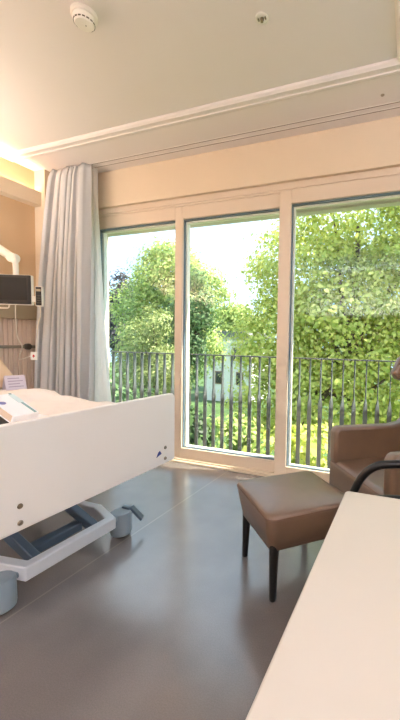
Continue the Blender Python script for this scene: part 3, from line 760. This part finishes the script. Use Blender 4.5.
for i, (lab, x, y, rx, ry, rz, zc, m) in enumerate((
    ('bright green bush low behind the railing at the right, beside the armchair', -.5, 9.3, 1.1, 1.0, 1.2, -2.7, M['leaf_bright']),
    ('bright green bush low behind the railing, just right of the thick post', -2.06, 6.51, 0.7, 0.7, 0.84, -1.25, M['leaf_bright']),
    ('light green bush low behind the railing, just left of the thick post', -5.2, 9.6, .95, .9, 1.3, -2.4, M['leaf_mid']),
    ('dark green shrub low behind the railing in the middle pane', -5.18, 7.14, 0.7, 0.63, 0.91, -1.32, M['leaf_shade']),
    ('dark green shrub low behind the railing at the thin mullion', -9.8, 10.9, 1.1, .9, 1.5, -2.1, M['leaf_shade']),
    ('dark green shrub low behind the left end of the railing', -8.68, 8.12, 0.84, 0.63, 1.05, -1.04, M['leaf_dark']))):
    bush(lab, x, y, rx, ry, rz, zc, 130, 40, .10, m, 30+i, 'garden bushes')
ho = thing('house', 'white rendered house glimpsed between the trees', 'house', (-20, 37, ZG))
obj('walls', MB().box(-22.6, -17.0, 36, 42, ZG, 1.9), M['render'], ho, smooth=False)
obj('roof', MB().prism([(-23.1, 1.9), (-16.6, 1.9), (-17.6, 2.6), (-22.2, 2.6)], 35.6, 42.4, lambda a, b, t: Vector((a, t, b))), M['roof'], ho, smooth=False)
for x, z in ((-20.9, -.75), (-18.6, -.75), (-20.9, -3.5), (-18.2, -3.5)):
    wf = obj('window', MB().box(x-.45, x+.45, 35.93, 36.05, z, z+1.5), M['brownwin'], ho, smooth=False)
    obj('glazing', MB().box(x-.33, x+.33, 35.90, 35.94, z+.12, z+1.38), M['screen'], wf, smooth=False)

# ------------------------------------------------------------------ light
wd = bpy.data.worlds.new('world'); SC.world = wd; wd.use_nodes = True
nt = wd.node_tree; bg = nt.nodes['Background']
tc = nt.nodes.new('ShaderNodeTexCoord'); nz_ = nt.nodes.new('ShaderNodeTexNoise'); nz_.inputs['Scale'].default_value = 2.2; nz_.inputs['Detail'].default_value = 6
rp = nt.nodes.new('ShaderNodeValToRGB'); rp.color_ramp.elements[0].position = .38; rp.color_ramp.elements[1].position = .62
rp.color_ramp.elements[0].color = (.44, .71, 1.0, 1); rp.color_ramp.elements[1].color = (.74, .87, 1.0, 1)
nt.links.new(tc.outputs['Generated'], nz_.inputs[0]); nt.links.new(nz_.outputs['Fac'], rp.inputs[0]); nt.links.new(rp.outputs[0], bg.inputs[0])
bg.inputs[1].default_value = 1.75
def light(name, typ, loc, energy, color, rot=(0,0,0), size=1, size_y=None):
    l = bpy.data.lights.new(name, typ); l.energy = energy; l.color = color
    o = bpy.data.objects.new(name, l); COL.objects.link(o); o.location = loc; o.rotation_euler = rot
    if typ == 'AREA':
        l.size = size
        if size_y: l.shape = 'RECTANGLE'; l.size_y = size_y
    return o
sun = light('sun', 'SUN', (0, 0, 30), 13, (1, .92, .78)); sun.data.angle = .01
sun.rotation_euler = Vector((-.47, -.15, -.87)).to_track_quat('-Z', 'Y').to_euler()
light('cove_led', 'AREA', (-3.76, .6, 2.64), 17, (1, .85, .66), (PI, 0, 0), .05, 4.1)
light('fill_up_left', 'AREA', (-3.62, .6, 1.98), 36, (1, .92, .86), (PI, math.radians(-14), 0), .14, 1.8)  # added unseen fill by the left wall, washes the ceiling upwards
light('fill_up_right', 'AREA', (1.65, -.6, 1.95), 88, (.84, .965, 1.27), (PI, math.radians(14), 0), .14, 2.4)  # added fill out of view on the right, brightens the ceiling
light('fill_up_rear', 'AREA', (-1.2, -2.35, 1.95), 70, (.84, .965, 1.27), (PI+math.radians(14), 0, 0), 2.4, .14)  # unseen rear fill aimed up, added to brighten the room
for i_, (x_, y_) in enumerate(((-1.9, .3), (-1.7, -1.2), (.8, -1.3))):
    l_ = light('fill_down', 'AREA', (x_, y_, 2.99), 7, (.93, .97, 1.08), (0, 0, 0), .35, .35); l_.data.spread = math.radians(110)  # added fill from above, out of view; narrow spread avoids reflections in the panes
vs_ = SC.view_settings; vs_.view_transform = 'Standard'; vs_.look = 'None'; vs_.exposure = .48; vs_.gamma = 1; vs_.use_curve_mapping = False
SC.cycles.use_denoising = True
SC.cycles.max_bounces = 10; SC.cycles.diffuse_bounces = 6; SC.cycles.transparent_max_bounces = 16
